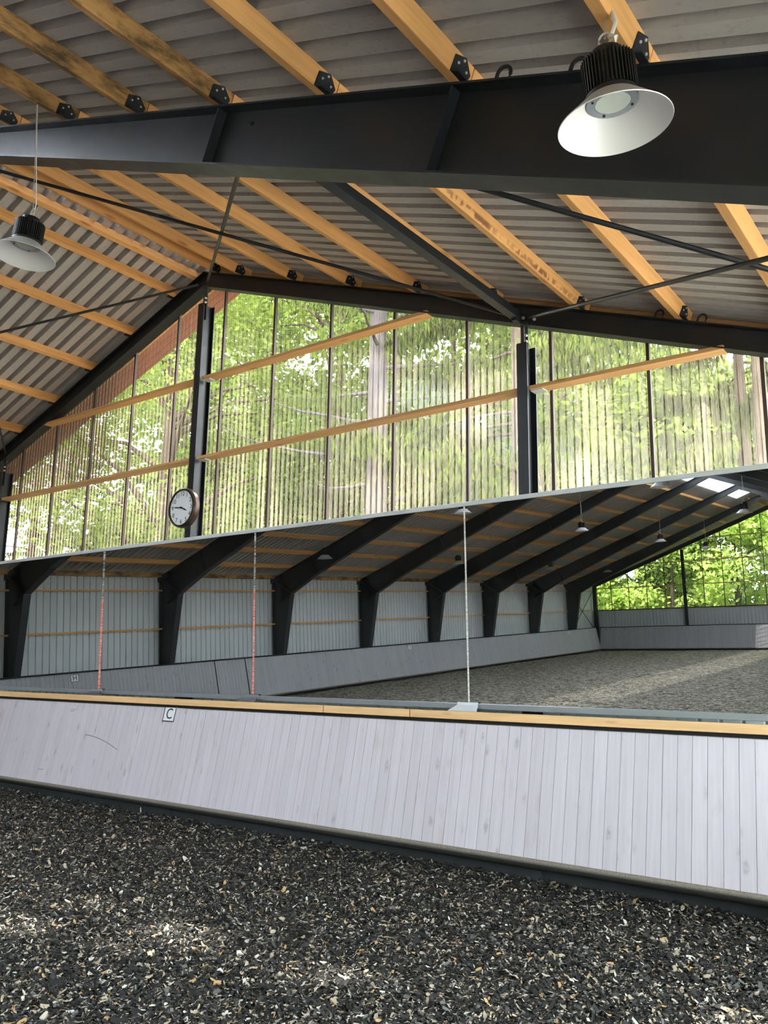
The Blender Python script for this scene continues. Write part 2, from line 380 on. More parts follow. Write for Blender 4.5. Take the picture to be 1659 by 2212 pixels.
# roof: two corrugated slopes with a translucent strip along the ridge
RP = [(0, 0.0), (0.118, 0.0), (0.127, 0.105), (0.199, 0.105), (0.207, 0.0)]
Y0, Y1 = -LEN - 0.9, 0.93
SKX = 1.03
SKY0, SKY1 = Y0 + 0.21 * 27, Y0 + 0.21 * 178
mb = MB(); ms = MB()
for s in (-1, 1):
    V = Vector((s, 0, -SL)).normalized(); N = Vector((s * SL, 0, 1)).normalized()
    def strip(m, ya, yb, xa, xb, P=RP):
        corr(m, (s * xa, ya, zr(xa) + ROOF), (0, 1, 0), V, N, yb - ya, (xb - xa) / COS, 0.21, P)
    strip(mb, Y0, Y1, SKX, 11.75)
    strip(mb, Y0, SKY0, 0.0, SKX); strip(mb, SKY1, Y1, 0.0, SKX)
    strip(ms, SKY0, SKY1, 0.0, SKX)
struct(mb.build('ceiling', M['roof'], normals=False), 'grey corrugated roof sheets over timber purlins')
sk = struct(ms.build('window_4', M['sky_sheet'], normals=False), 'bright translucent skylight strip along the ridge')

# gable glazing
GP = [(0, 0.0), (0.037, 0.0), (0.045, 0.020), (0.083, 0.020)]
def gable(name, y, z0, dirn, mat, label, mul_x, front):
    root = thing(name, label, 'window', (0, y, 0)); root['kind'] = 'structure'
    b = MB(); n = int(22.4 / 0.091); P = []
    xs = []
    for k in range(n):
        for u, h in GP: xs.append((-11.2 + k * 0.091 + u, h))
    for x, h in xs: P += [(x, h * dirn, z0), (x, h * dirn, zr(x) + .03)]
    b.poly(P, [(2 * i, 2 * i + 2, 2 * i + 3, 2 * i + 1) for i in range(len(xs) - 1)])
    b.mi = [i % 2 for i in range(len(xs) - 1)]
    b.build('pane', [mat, M['flank'] if front else mat], root, normals=False)
    for x in mul_x:
        MB().span((x - .018, -.035 * dirn - .02, z0), (x + .018, -.035 * dirn + .02, zr(x) + .02)).build('mullion', M['mullion'], root)
    MB().span((-11.2, -.06, z0 - .06), (11.2, .06, z0)).build('sill', M['mullion'], root)
    return root
gable('window_1', 0.27, 2.47, 1, M['glaze'], 'dusty corrugated clear glazing of the front gable', [0.30 + 1.102 * k for k in range(-9, 10)], True)
gable('window_2', -LEN - .27, 2.45, -1, M['glaze_far'], 'clear glazing of the far gable', [-10.12 + 1.128 * k for k in range(19)], False)
w3 = thing('window_added', 'added light band in the unseen right wall beside the camera', 'window', (11.36, 0, 0)); w3['kind'] = 'structure'  # added out of view to let daylight into the hall
MB().span((-.004, -RW, 1.4), (.004, 0, 3.85)).build('pane', M['glaze_far'], w3)
for y in FY[:6]: MB().span((-.02, y - .04, 1.4), (.02, y + .04, 3.85)).build('mullion', M['mullion'], w3)

# soffit and verge timbers outside each gable
n_tr = 0
for s in (-1, 1):
    b = MB()
    b.prism([(0, .33, ZA + .06), (0, .88, ZA + .06), (0, .88, ZA + .03), (0, .33, ZA + .03)], (s * 11.6, 0, -SL * 11.6))
    n_tr += 1
    struct(b.build('trim_%d' % n_tr, M['soffit']), 'reddish boarded soffit outside the front gable, %s slope' % ('left' if s < 0 else 'right'))
for s in (-1, 1):
    b = MB().prism([(0, .298, ZA - .13), (0, .338, ZA - .13), (0, .338, ZA + ROOF - .01), (0, .298, ZA + ROOF - .01)], (s * 11.4, 0, -SL * 11.4))
    tag(b.build('verge_timber', M['pineX']), 'pine verge timber along the %s slope above the front glazing' % ('left' if s < 0 else 'right'), 'beam', 'verge timbers of the front gable')

# ------------------------------------------------------------------ portal frames
def rafter(mb, s, y, fw, depth, x0=0.0, x1=10.9, web=0.012, ft=0.016, n=14):
    """I-section rafter with sloping top and tapering depth"""
    xs = np.linspace(x0, x1, n)
    for i in range(n - 1):
        a, c = xs[i], xs[i + 1]
        ta, tc = zr(a), zr(c); da, dc = depth(a), depth(c)
        for (p, q, r_, t_, w) in ((ta, tc, ta - ft, tc - ft, fw), (ta - da + ft, tc - dc + ft, ta - da, tc - dc, fw), (ta - ft, tc - ft, ta - da + ft, tc - dc + ft, web)):
            mb.prism([(s * a, y - w / 2, p), (s * c, y - w / 2, q), (s * c, y - w / 2, t_), (s * a, y - w / 2, r_)], (0, w, 0))
FN = ['second', 'third', 'fourth', 'fifth', 'sixth', 'seventh', 'eighth', 'ninth']
frames = []
for k in range(1, 9):
    lab = ('black steel portal frame nearest the camera, its deep rafter crossing under the roof' if k == 1 else
           'black steel portal frame, %s column from the left in the mirror' % ORD[k - 1])
    fr = thing('portal_frame', lab, 'steel frame', (0, FY[k], 0), 'steel portal frames across the hall')
    frames.append(fr)
    for s in (-1, 1):
        b = MB(); rafter(b, s, 0, 0.20, dep); b.build('rafter', M['steel'], fr)
        # tapered column
        b = MB()
        xo, it, ib, zt = WC, 10.36, 11.07, zr(11.25) - .02
        kz = zr(10.36) - dep(10.36)
        b.prism([(s * xo, -.1, 0), (s * xo, -.1, zt), (s * (xo - .016), -.1, zt), (s * (xo - .016), -.1, 0)], (0, .2, 0))
        b.prism([(s * ib, -.1, 0), (s * it, -.1, kz), (s * (it + .016), -.1, kz), (s * (ib + .016), -.1, 0)], (0, .2, 0))
        b.prism([(s * xo, -.006, 0), (s * xo, -.006, zt), (s * 10.85, -.006, zr(10.85)), (s * it, -.006, kz + .02), (s * ib, -.006, 0)], (0, .012, 0))
        b.prism([(s * 10.85, -.1, zr(10.85)), (s * 11.5, -.1, zr(11.5)), (s * 11.5, -.1, zr(11.5) - .13), (s * 10.85, -.1, zr(10.85) - .14)], (0, .2, 0))
        b.build('column', M['steel'], fr)
        # knee stiffener and rafter stiffeners
        b = MB().prism([(s * it, -.1, kz), (s * 11.2, -.1, zt), (s * 11.2, -.1, zt - .03), (s * it, -.1, kz - .03)], (0, .2, 0)); b.build('stiffener', M['steel'], fr)
        for x in (5.16, 7.29, 9.4):
            d = dep(x); dx = SL * d * COS * COS
            zt_, zb_ = zr(x) - .02, zr(x) - d + .02
            b = MB()
            b.prism([(s * x, -.09, zt_), (s * (x + .014), -.09, zt_), (s * (x + .014 - dx), -.09, zb_ + SL * dx), (s * (x - dx), -.09, zb_ + SL * dx)], (0, .18, 0))
            b.build('stiffener', M['steel'], fr)
    if k == 1:
        for x in (7.62, 8.08):
            b = MB(); R = Vector((1, 0, -SL)).normalized()
            c = Vector((x, -.06, zr(x))); U = Vector((SL, 0, 1)).normalized()
            pts = [c - R * .045] + [c + U * (.045 + .045 * math.sin(t)) - R * .045 * math.cos(t) for t in np.linspace(0, math.pi, 9)] + [c + R * .045]
            b.tube(pts, .012, 8); b.build('lifting_eye', M['steel'], fr)
# gable frames: slim rafters with corner columns
for k, lab in ((0, 'slim black steel gable frame above the front glazing'), (9, 'slim black steel gable frame at the far end, seen in the mirror')):
    yy = FY[k] + (.09 if k == 0 else -.0)
    fr = thing('gable_portal', lab, 'steel frame', (0, yy, 0), 'slim gable frames'); frames.append(fr)
    for s in (-1, 1):
        b = MB(); rafter(b, s, 0, 0.16, lambda x: 0.248, 0, 11.2, 0.01, 0.012, 4); b.build('rafter', M['steel'], fr)
        b = MB(); xo = 11.22
        for a in (xo - .012, xo - .24): b.span((s * a, -.08, 0), (s * (a + .012), .08, zr(11.2) - .05))
        b.span((s * xo, -.005, 0), (s * (xo - .24), .005, zr(11.2) - .05)); b.build('column', M['steel'], fr)
    if k == 0:
        for x in (7.1, 7.52):
            b = MB(); R = Vector((1, 0, -SL)).normalized(); c = Vector((x, -.05, zr(x))); U = Vector((SL, 0, 1)).normalized()
            pts = [c - R * .04] + [c + U * (.045 + .04 * math.sin(t)) - R * .04 * math.cos(t) for t in np.linspace(0, math.pi, 9)] + [c + R * .04]
            b.tube(pts, .011, 8); b.build('lifting_eye', M['steel'], fr)
        for x in (5.42, 5.56, 5.70):
            MB().lathe([(0, 0), (.018, 0), (.018, .02), (0, .02)], 8).build('bolt', M['bolt'], fr, (x, -.03, zr(x) - .16)).rotation_euler = (math.pi / 2, 0, 0)
# gable posts (I-section, web across the hall)
def gable_post(x, y, ztop, label, grp, dirn):
    r = thing('gable_post', label, 'steel post', (x, y, 0), grp)
    b = MB()
    for a in (0.0, .21): b.span((-.065, dirn * a, 0), (.065, dirn * (a + .012), ztop))
    b.span((-.005, dirn * .01, 0), (.005, dirn * .212, ztop)); b.build('shaft', M['steel'], r)
    hp = MB().span((-.045, dirn * .07, ztop - .25), (-.005, dirn * .085, zr(x) - .2)).span((.005, dirn * .07, ztop - .25), (.045, dirn * .085, zr(x) - .2))
    hp = hp.build('head_plate', M['base'], r)
    for dz in (.03, .1):
        o = MB().lathe([(0, 0), (.016, 0), (.016, .03), (0, .03)], 8).build('bolt', M['bolt'], hp, (.03, dirn * .07, ztop + dz)); o.rotation_euler = (math.pi / 2 * dirn, 0, 0)
    return r
for x, l, zt in ((-SX, 'black steel gable post at the left end of the front glazing', 5.63), (0, 'black steel gable post under the ridge behind the wall clock', 7.58), (SX, 'black steel gable post right of the wall clock, in front of the spruce', 5.63)):
    gable_post(x, 0.0, zt, l, 'front gable posts', 1)
for x in (-SX, 0, SX):
    gable_post(x, -LEN, zr(x) - .3, 'dark gable post %s the far glazing in the mirror' % {-SX: 'left in', 0: 'in the middle of', SX: 'right in'}[x], 'far gable posts', -1)

# ------------------------------------------------------------------ timber girts on the gables and the side wall
def girt(a, b, z, y, d, label, grp, h=.045, bracket=None):
    L = b - a
    r = thing('girt', label, 'timber rail', ((a + b) / 2, y, z), grp)
    MB().box((0, d / 2, h / 2), (L, abs(d), h)).build('rail', M['pineX'], r, bevel=.004)
    for e in (bracket or []):
        MB().span((e - .0, .03, -.012), (e + .15, .03 + abs(d) * .7, 0)).build('bracket', M['alu_white'], r)
    return r
G1, G2 = 5.075, 6.335
x1 = (ZA - .25 - G1) / SL; x2 = (ZA - .25 - G2) / SL
W = .165
girt(-SX + .07, -.07, G1, .03, W, 'lower pine rail of the front glazing, left of the clock post', 'front gable rails')
girt(.07, SX - .07, G1, .03, W, 'lower pine rail between the clock post and the right post', 'front gable rails', bracket=[-(SX - .14) / 2])
girt(SX + .07, x1, G1, .03, W, 'lower pine rail of the front glazing, right of the right post', 'front gable rails', bracket=[-(x1 - SX - .07) / 2])
girt(-x2, -.07, G2, .03, W, 'upper pine rail of the front glazing, left of the clock post', 'front gable rails')
girt(.07, x2, G2, .03, W, 'upper pine rail of the front glazing, right of the clock post', 'front gable rails', bracket=[-(x2 - .07) / 2])
for z, nm in ((3.74, 'lowest'), (5.10, 'middle'), (6.40, 'top')):
    xe = min(11, (ZA - .25 - z) / SL)
    tag(MB().span((-xe, -LEN - .2, z), (xe, -LEN - .08, z + .05)).build('girt', M['pineX']), '%s thin rail across the far glazing in the mirror' % nm, 'timber rail', 'far gable rails')
for z, nm in ((3.60, 'upper'), (2.44, 'lower')):
    for k in range(9):
        a, b = FY[k + 1] + (.02 if k < 8 else .1), FY[k] - (.02 if k else -.0)
        r = tag(MB().span((-11.315, a, z), (-11.20, b, z + .05)).build('side_rail', M['pineY']),
                '%s pine wall rail in the %s bay of the mirrored side wall' % (nm, ORD[k]), 'timber rail', 'pine rails on the left wall')

# ------------------------------------------------------------------ purlins
PW = .08
def purlin_mesh(L, mat):
    return MB().box((0, 0, PH / 2), (PW, L, PH)).build('purlin', mat, bevel=.004)
cleat_proto = None
def cleat_mesh(s):
    """five-cornered black plate bolted to the down-slope face of a purlin end"""
    b = MB(); x = s * (PW / 2 + .002)
    ring = [(x, -.02, .0), (x, .138, .0), (x, .165, .072), (x, .09, .139), (x, -.01, .105)]
    b.prism(ring, (s * .006, 0, 0)); b.span((x, 0.0, 0), (x + s * .05, .128, .006))
    return b
def make_purlin(s, x, k, label, mat, ridge=False):
    ya, yb = FY[k + 1], FY[k]
    if k == 0: yb += .2
    L = yb - ya
    key = (round(L, 3), mat.name)
    r = thing('purlin', label, 'timber beam', (s * x, (ya + yb) / 2, zr(x) + .002), 'pine purlins under the roof')
    r.rotation_euler = (0, s * math.atan(SL), 0)
    if key not in PM: 
        PM[key] = MB().box((0, 0, PH / 2), (PW, L - .006, PH)).build('timber', mat, r, bevel=.004)
    else:
        o = PM[key].copy(); o.parent = r; COL.objects.link(o)
    if not ridge or s > 0:
        yc = (FY[k] - .19 if k else -.09) - (ya + yb) / 2
        if ('c', s) not in PM:
            c = cleat_mesh(s).build('cleat', M['steel'], r); PM['c', s] = c
            d = []
            for yy, zz in ((.075, .112), (.118, .065), (.03, .075)):
                bo = MB().lathe([(0, 0), (.009, 0), (.007, .007), (0, .007)], 8).build('bolt', M['bolt'], c, (s * (PW / 2 + .008), yy, zz)); bo.rotation_euler = (0, s * math.pi / 2, 0); d.append(bo)
            PM['b', s] = d
        else:
            c = PM['c', s].copy(); c.parent = r; COL.objects.link(c)
            for q in PM['b', s]:
                e = q.copy(); e.parent = c; COL.objects.link(e)
        c.location = (0, yc - (.0 if s > 0 else .0), 0)
    return r
PM = {}
XR = [0.26] + [0.82 + 1.083 * n for n in range(10)]
XL = [0.20] + [0.66 + 1.08 * n for n in range(10)] 
BAY = ['the bay in front of the mirror', 'the bay above the camera'] + ['the %s mirrored bay' % ORD[i] for i in range(2, 9)]
for k in range(9):
    for n, x in enumerate(XR):
        if k >= 2 and x > 3.2: continue
        if k == 0 and x > 10 or (1 <= k <= 7 and x < 1): continue
        nm = 'ridge purlin' if n == 0 else 'purlin'
        mat = M['pineY']
        adj = 'orange pine'
        if k == 1 and n in (3, 4, 5): mat = M['pineS']; adj = ('brown weathered pine', 'dark mottled pine', 'black blotched pine')[n - 3]
        if k == 0 and n == 6: mat = M['pineD']; adj = 'drip-stained pine'
        lab = ('%s %s, right of the ridge, %s' % (adj, nm, BAY[k])) if n == 0 else '%s %s, %s from ridge, right slope, %s' % (adj, nm, ORD[n - 1], BAY[k])
        make_purlin(1, x, k, lab, mat, n == 0)
    for n, x in enumerate(XL):
        if 1 <= k <= 7 and x < 1: continue
        nm = 'ridge purlin' if n == 0 else 'purlin'
        lab = ('orange pine %s, left of the ridge, %s' % (nm, BAY[k])) if n == 0 else 'orange pine %s, %s from ridge, left slope, %s' % (nm, ORD[n - 1], BAY[k])
        make_purlin(-1, x, k, lab, M['pineY'], n == 0)
    r = tag(MB().span((-.05, FY[k + 1], -.14), (.05, FY[k], .0)).build('eave_purlin', M['pineS'], None, (-11.18, 0, zr(11.18) + .1)),
            'brown eaves timber above the side wall, %s' % BAY[k], 'timber beam', 'eaves timbers on the left wall')

# ------------------------------------------------------------------ steel strut and wind-bracing rods
def brace(name, a, b, r, label, grp='wind-bracing rods', seg=8):
    return tag(MB().tube([a, b], r, seg).build(name, M['steel'], smooth=True), label, 'steel rod', grp)
zm = lambda x, d: zr(x) - d
st = thing('roof_strut', 'dark square steel strut under the purlins, running to the right gable post', 'steel strut', (5.52, 0, 0))
MB().box((0, FY[1] / 2 + .0, zm(5.52, .17)), (.10, -FY[1] - .1, .10)).build('tube', M['steel'], st, bevel=.006)
MB().span((-.03, -.1, zm(5.52, .25)), (.03, .02, zm(5.52, .09))).build('end_plate', M['steel'], st)
brace('bracing_rod', (0.05, FY[1], zm(0, .22)), (5.4, 0, zm(5.4, .16)), .021, 'long black rod from the near ridge down to the right gable post')
brace('bracing_rod', (5.46, FY[1], 6.02), (.12, 0, zm(.1, .17)), .021, 'steep black rod rising from the ridge top to the near rafter')
brace('bracing_rod', (5.46, FY[1], 6.02), (11.0, 0, zm(11, .16)), .021, 'black rod from the near rafter across the right roof, upper arm of the cross')
brace('bracing_rod', (5.66, 0, zm(5.66, .16)), (11.0, FY[1], zm(11, .3)), .021, 'black rod rising right from the right gable post, lower arm of the cross')
brace('bracing_rod', (-.1, 0, zm(.1, .17)), (-5.46, FY[1], 6.02), .021, 'black rod crossing the left roof slope below the ridge')
brace('bracing_rod', (-.05, FY[1], zm(0, .22)), (-5.45, 0, zm(5.45, .16)), .021, 'short visible black rod end at the left gable post')
brace('bracing_rod', (-11.15, FY[8] - .1, 1.2), (-11.15, FY[9] + .1, 3.7), .02, 'wall bracing rod at the far mirrored corner, rising towards the corner', 'far corner wall-bracing rods')
brace('bracing_rod', (-11.15, FY[8] - .1, 3.6), (-11.15, FY[9] + .1, 1.2), .02, 'wall bracing rod at the far mirrored corner, falling towards the corner', 'far corner wall-bracing rods')

# ------------------------------------------------------------------ kick boards
def kickboard(name, a, L, ztop, zbot, lean, label, mat, rot, lip=True, splits=()):
    """leaning plank wall along local X, front face towards local -Y; origin at the foot of the front face"""
    r = thing(name, label, 'kick wall', (a[0], a[1], 0), 'plank kick walls round the track'); r.rotation_euler = (0, 0, rot)
    T = .026; W = .1292; b = MB(); n = int(L / W)
    for i in range(n):
        x0, x1 = i * W + .002, (i + 1) * W - .002
        if any(abs(i * W - q) < .07 for q in splits): x1 -= .045
        j = random.uniform(-.0015, .0015)
        F = [(x0, j, zbot), (x1, j, zbot), (x1, lean + j, ztop), (x0, lean + j, ztop)]
        b.prism(F, (0, T, .004))
    b.build('planking', mat, r)
    MB().prism([(0, T + .012, zbot), (L, T + .012, zbot), (L, lean + T + .012, ztop + .03), (0, lean + T + .012, ztop + .03)], (0, .05, .01)).build('backing', M['gap'], r)  # near-black; its raised top paints the shadow line under the ledge
    if lip:
        ring = [(0, .028 - .066 * math.cos(t), zbot - .048 + .05 * math.sin(t)) for t in np.linspace(-1.9, 1.45, 12)] + [(0, .05, zbot - .0), (0, .05, zbot - .09)]
        MB().prism(ring, (L, 0, 0)).build('rubber_lip', M['rubber'], r, smooth=True)
    MB().span((0, .26, -.05), (L, .30, zbot - .02)).build('base_board', M['base'], r)
    k = 0
    for x in np.arange(0.0, L, 5.43):
        MB().span((x + .10, .20, -.02), (x + .2, .26, zbot)).build('support_foot', M['base'], r)
    return r
KT2 = 1.462
kf = kickboard('kickboard', (-10.62 - .0, KBY), 21.25, KT2, KBZ, (KTY - KBY) * (KT2 - KBZ) / (KTZ - KBZ), 'pale lilac-grey plank kick wall under the mirror carrying the letter C', M['kick'], 0)
kl = kickboard('kickboard', (-LKB, -40.57), 40.0, LZT, LZB, LKT - LKB, 'grey worn plank kick wall along the side with letters H and E', M['kick_dark'], math.pi / 2,
               splits=(40.57 - 10.58, 40.57 - 11.88))
kb = kickboard('kickboard', (10.62, -40.57), 21.25, LZT, LZB, .25, 'plain grey kick wall across the far end of the mirrored hall', M['kick_dark'], math.pi)
kr = kickboard('kickboard', (LKB, -.57), 40.0, LZT, LZB, .25, 'plank kick wall along the right long side beside the camera', M['kick_dark'], -math.pi / 2)
# dark cap board on the other kick walls
tag(MB().span((-LKT - .09, -40.7, LZT + .004), (-LKT + .04, -.5, LZT + .034)).build('cap_board', M['gap']), 'dark cap board on the worn side kick wall', 'board')
tag(MB().span((-10.8, -40.95, LZT + .004), (10.8, -40.80, LZT + .034)).build('cap_board', M['gap']), 'dark cap board on the far kick wall', 'board')
# pine ledge boards on the front kick wall
for a, b, l in ((-6.0, 3.07, 'long pine ledge board on the kick wall above letter C'), (3.085, 4.315, 'short middle pine ledge board left of the right mirror bracket'), (4.33, 10.4, 'pine ledge board on the kick wall at the right')):
    tag(MB().box((0, 0, 0), (b - a, .048, .082)).build('ledge_board', M['ledge'], None, ((a + b) / 2, -.345, 1.547), bevel=.004), l, 'ledge board', 'pine ledge boards under the mirror')
def scuff(P, wd):
    b = MB()
    for (x0, z0), (x1, z1) in zip(P[:-1], P[1:]):
        q = lambda x, z: (x, (KTY - KBY) * (z - KBZ) / (KTZ - KBZ) - .0022, z)
        b.prism([q(x0, z0 - wd), q(x1, z1 - wd), q(x1, z1 + wd), q(x0, z0 + wd)], (0, .0015, 0))
    b.build('scuff_mark', M['scuff'], kf)
ox = 10.62
scuff([(ox - 1.53 + .85 * t, 1.02 - .16 * t ** 1.8) for t in np.linspace(0, 1, 9)], .006)
scuff([(ox - 2.05, 1.365), (ox - 1.93, 1.368)], .004); scuff([(ox - 2.06, 1.34), (ox - 1.96, 1.342)], .004)
scuff([(ox - 2.5, .47), (ox - 2.36, .475)], .004)
# ------------------------------------------------------------------ mirrors
tilt = math.atan2(MBY - MTY, MTZ - MBZ); H = math.hypot(MTZ - MBZ, MBY - MTY)
edges = [-4.86, -1.588, 1.733, 4.977, 8.25]
ML = ['mirror panel at the far left, reflecting the letter H', 'second mirror panel from the left, beside the wall clock post',
      'third mirror panel, between the second and third brackets', 'large right mirror panel reflecting the bright arena floor']
for i in range(4):
    a, b = edges[i] + .006, edges[i + 1] - .006; w = b - a
    r = thing('wall_mirror', 'tilted ' + ML[i], 'mirror', ((a + b) / 2, MBY, MBZ), 'tilted mirror panels on the end wall'); r.rotation_euler = (tilt, 0, 0)
    MB().span((-w / 2, 0, 0), (w / 2, .006, H)).build('glass', M['mirror'], r)
    MB().span((-w / 2, .0065, 0), (w / 2, .02, H)).build('backing', M['base'], r)
    MB().span((-w / 2 - .004, -.012, -.055), (w / 2 + .004, .03, .006)).build('bottom_rail', M['alu'], r, bevel=.004)
    MB().span((-w / 2 - .004, -.012, H - .006), (w / 2 + .004, .03, H + .042)).build('top_rail', M['alu_white'], r, bevel=.004)
    if i < 3:
        MB().span((w / 2 + .006 - (.022, .013, .008)[i], -.005, .006), (w / 2 + .006 + (.022, .013, .008)[i], .0, H - .006)).build('edge_seal', M['seal_white'] if i == 2 else M['seal_red'], r)
for i, x in enumerate(edges[1:4]):
    r = thing('mirror_bracket', 'grey metal bracket clamping the mirror joint, %s' % ('left of letter C', 'right of letter C', 'at the white joint on the right')[i], 'bracket', (x, -.30, 1.59), 'mirror brackets on the ledge')
    mt = M['alu_white'] if i == 2 else M['alu']
    MB().prism([(-.175, -.045, 0), (.175, -.045, 0), (.125, .06, .055), (-.125, .06, .055)], (0, .006, .006)).build('sloping_plate', mt, r)
    MB().span((-.125, .062, .028), (.125, .07, .088)).build('clamp_plate', mt, r)

# ------------------------------------------------------------------ letter signs
def text_mesh(s, size, ext=.001):
    cu = bpy.data.curves.new('txt', 'FONT'); cu.body = s; cu.size = size; cu.align_x = 'CENTER'; cu.align_y = 'CENTER'; cu.extrude = ext
    o = bpy.data.objects.new('txt', cu); COL.objects.link(o)
    dg = bpy.context.evaluated_depsgraph_get(); me = bpy.data.meshes.new_from_object(o.evaluated_get(dg))
    bpy.data.objects.remove(o); bpy.data.curves.remove(cu); me.materials.clear(); return me
def put(name, me, mat, parent, loc=(0, 0, 0), rot=(0, 0, 0), scale=(1, 1, 1)):
    me.materials.append(mat); o = bpy.data.objects.new(name, me); COL.objects.link(o); o.parent = parent
    o.location = loc; o.rotation_euler = rot; o.scale = scale; return o
def sign(ch, loc, rot, label):
    r = thing('letter_sign', label, 'letter sign', loc, 'dressage letter signs'); r.rotation_euler = rot
    w, h = .245, .20
    MB().span((-w / 2, -.006, -h / 2), (w / 2, 0, h / 2)).build('plate', M['white'], r)
    b = MB(); t = .012
    for q in (((-w / 2, -h / 2), (w / 2, -h / 2 + t)), ((-w / 2, h / 2 - t), (w / 2, h / 2)), ((-w / 2, -h / 2), (-w / 2 + t, h / 2)), ((w / 2 - t, -h / 2), (w / 2, h / 2))):
        b.span((q[0][0], -.009, q[0][1]), (q[1][0], -.0062, q[1][1]))
    b.build('border', M['black'], r)
    put('letter', text_mesh(ch, .20), M['black'], r, (0, -.0075, 0), (math.pi / 2, 0, 0), (.95, 1, 1))
la = math.atan2(KTY - KBY, KTZ - KBZ)
f = (1.375 - KBZ) / (KTZ - KBZ)
sign('C', (.292, KBY + f * (KTY - KBY) - .006, 1.38), (-la, 0, 0), 'white letter sign C with a black border on the front kick wall')
lb = math.atan2(LKT - LKB, LZT - LZB)
for ch, y, l in (('H', -5.62, 'white letter sign H on the side kick wall in the mirror'), ('E', -21.04, 'white letter sign E, small, halfway along the side wall in the mirror'), ('K', -36.64, 'tiny letter sign K near the far corner in the mirror')):
    z = 1.262; x = -LKB - (LKT - LKB) * (z - LZB) / (LZT - LZB)
    sign(ch, (x + .006, y, z), (-lb, 0, math.pi / 2), l)

# ------------------------------------------------------------------ wall clock
ck = thing('wall_clock', 'round white wall clock in a dark bronze rim on the ridge post', 'clock', (-.045, -.012, 4.325))
R_ = .262
rot = (math.pi / 2, 0, 0)
def cp(name, mb, mat, par=ck, loc=(0, 0, 0), smooth=True):
    o = mb.build(name, mat, par, loc, smooth=smooth); o.rotation_euler = rot if par is ck else (0, 0, 0); return o
cp('case', MB().lathe([(R_ + .035, 0), (R_ + .040, .05), (R_ + .034, .085), (R_ + .018, .105), (R_, .108), (R_ - .004, .085)], 64), M['clock_rim'])
face = cp('face', MB().lathe([(.0001, .084), (R_, .084)], 64), M['white'])
for i in range(1, 13):
    a = math.radians(90 - 30 * i); rr = R_ * .80
    put('numeral', text_mesh(str(i), .092, .0005), M['black'], face, (rr * math.cos(a), rr * math.sin(a), .086))
def hand(name, ang, L, w, z):
    a = math.radians(90 - ang); d = Vector((math.cos(a), math.sin(a), 0)); nrm = Vector((-d.y, d.x, 0))
    b = MB().prism([tuple(-d * .04 + nrm * w * .5 + Vector((0, 0, z))), tuple(-d * .04 - nrm * w * .5 + Vector((0, 0, z))), tuple(d * L * .6 - nrm * w + Vector((0, 0, z))), tuple(d * L + Vector((0, 0, z))), tuple(d * L * .6 + nrm * w + Vector((0, 0, z)))], (0, 0, .003))
    cp(name, b, M['black'], smooth=False)
hand('hour_hand', 113, .145, .011, .092); hand('minute_hand', 275, .185, .009, .097)
cp('hub', MB().lathe([(.0001, .104), (.014, .104), (.014, .09)], 16), M['black'])

# ------------------------------------------------------------------ high-bay lamps (origin at the centre of the rim)
def lamp_proto():
    r = thing('pendant_lamp', '', 'lamp')
    MB().lathe([(.112, .125), (.13, .117), (.255, .004), (.26, 0), (.257, -.003), (.250, .004), (.126, .112), (.112, .119)], 56, closed=True).build('reflector', M['lamp_shade'], r, smooth=True)
    b = MB().lathe([(.0001, .36), (.072, .36), (.076, .325), (.08, .318), (.104, .31), (.104, .147), (.122, .142), (.122, .122), (.0001, .122)], 40)
    for k in range(44):
        t = 2 * math.pi * k / 44; Rz = Matrix.Rotation(t, 3, 'Z')
        b.box(Rz @ Vector((.112, 0, .228)), (.024, .0055, .165), Rz)
    b.build('heat_sink', M['lamp_body'], r, smooth=True)
    MB().lathe([(.0001, .106), (.078, .106), (.082, .110), (.082, .122)], 40).build('led_cover', M['led'], r, smooth=True)
    b = MB().lathe([(.082, .108), (.118, .108), (.118, .114), (.082, .114)], 40, closed=True)
    for k in range(4):
        a = math.pi / 4 + k * math.pi / 2; b.lathe([(.0001, .101), (.006, .102), (.006, .109)], 8, (.097 * math.cos(a), .097 * math.sin(a), 0), 1)
    b.build('led_ring', [M['alu'], M['black']], r, smooth=True)
    b = MB().tube([(.0, 0, .36), (0, 0, .40)], .012, 10); b.tube([(.03 * math.cos(t), 0, .425 + .03 * math.sin(t)) for t in np.linspace(-1.3, 4.2, 12)], .006, 6)
    b.build('hook', M['wire'], r)
    return r
lp = lamp_proto(); used = False
def add_lamp(loc, top, label, tilt=(0, 0, 0), short=False):
    global used
    r = lp if not used else lp.copy()
    if used:
        COL.objects.link(r)
        for ch in lp_parts:
            c = ch.copy(); c.parent = r; COL.objects.link(c)
    else: lp_parts[:] = list(lp.children)
    used = True
    r.location = loc; r.rotation_euler = tilt
    Mi = (Matrix.Translation(loc) @ Matrix.Rotation(0, 4, 'X')).inverted()
    rm = r.rotation_euler.to_matrix()
    q = rm.transposed() @ (Vector(top) - Vector(loc))
    if short:
        MB().tube([(0, 0, .43), q], .004, 6).build('suspension_chain', M['wire'], r)
        MB().tube([(.04, .0, .35), (.06, -.02, .40), (.03, 0, .43), q * .5 + Vector((.05, 0, .22)), q + Vector((.03, 0, .03))], .011, 8).build('power_cable', M['cable'], r, smooth=True)
    else:
        MB().tube([(0, 0, .44), q * .5 + Vector((0.004, 0, .22)), q], .0035, 6).build('suspension_chain', M['wire'], r)
        MB().tube([(.02, 0, .36), (.03, 0, .5), q * .55 + Vector((.02, 0, .2)), q + Vector((.012, 0, 0))], .0045, 6).build('power_cable', M['cable'], r, smooth=True)
    r['label'] = label; r['group'] = 'pendant high-bay lamps'
lp_parts = []
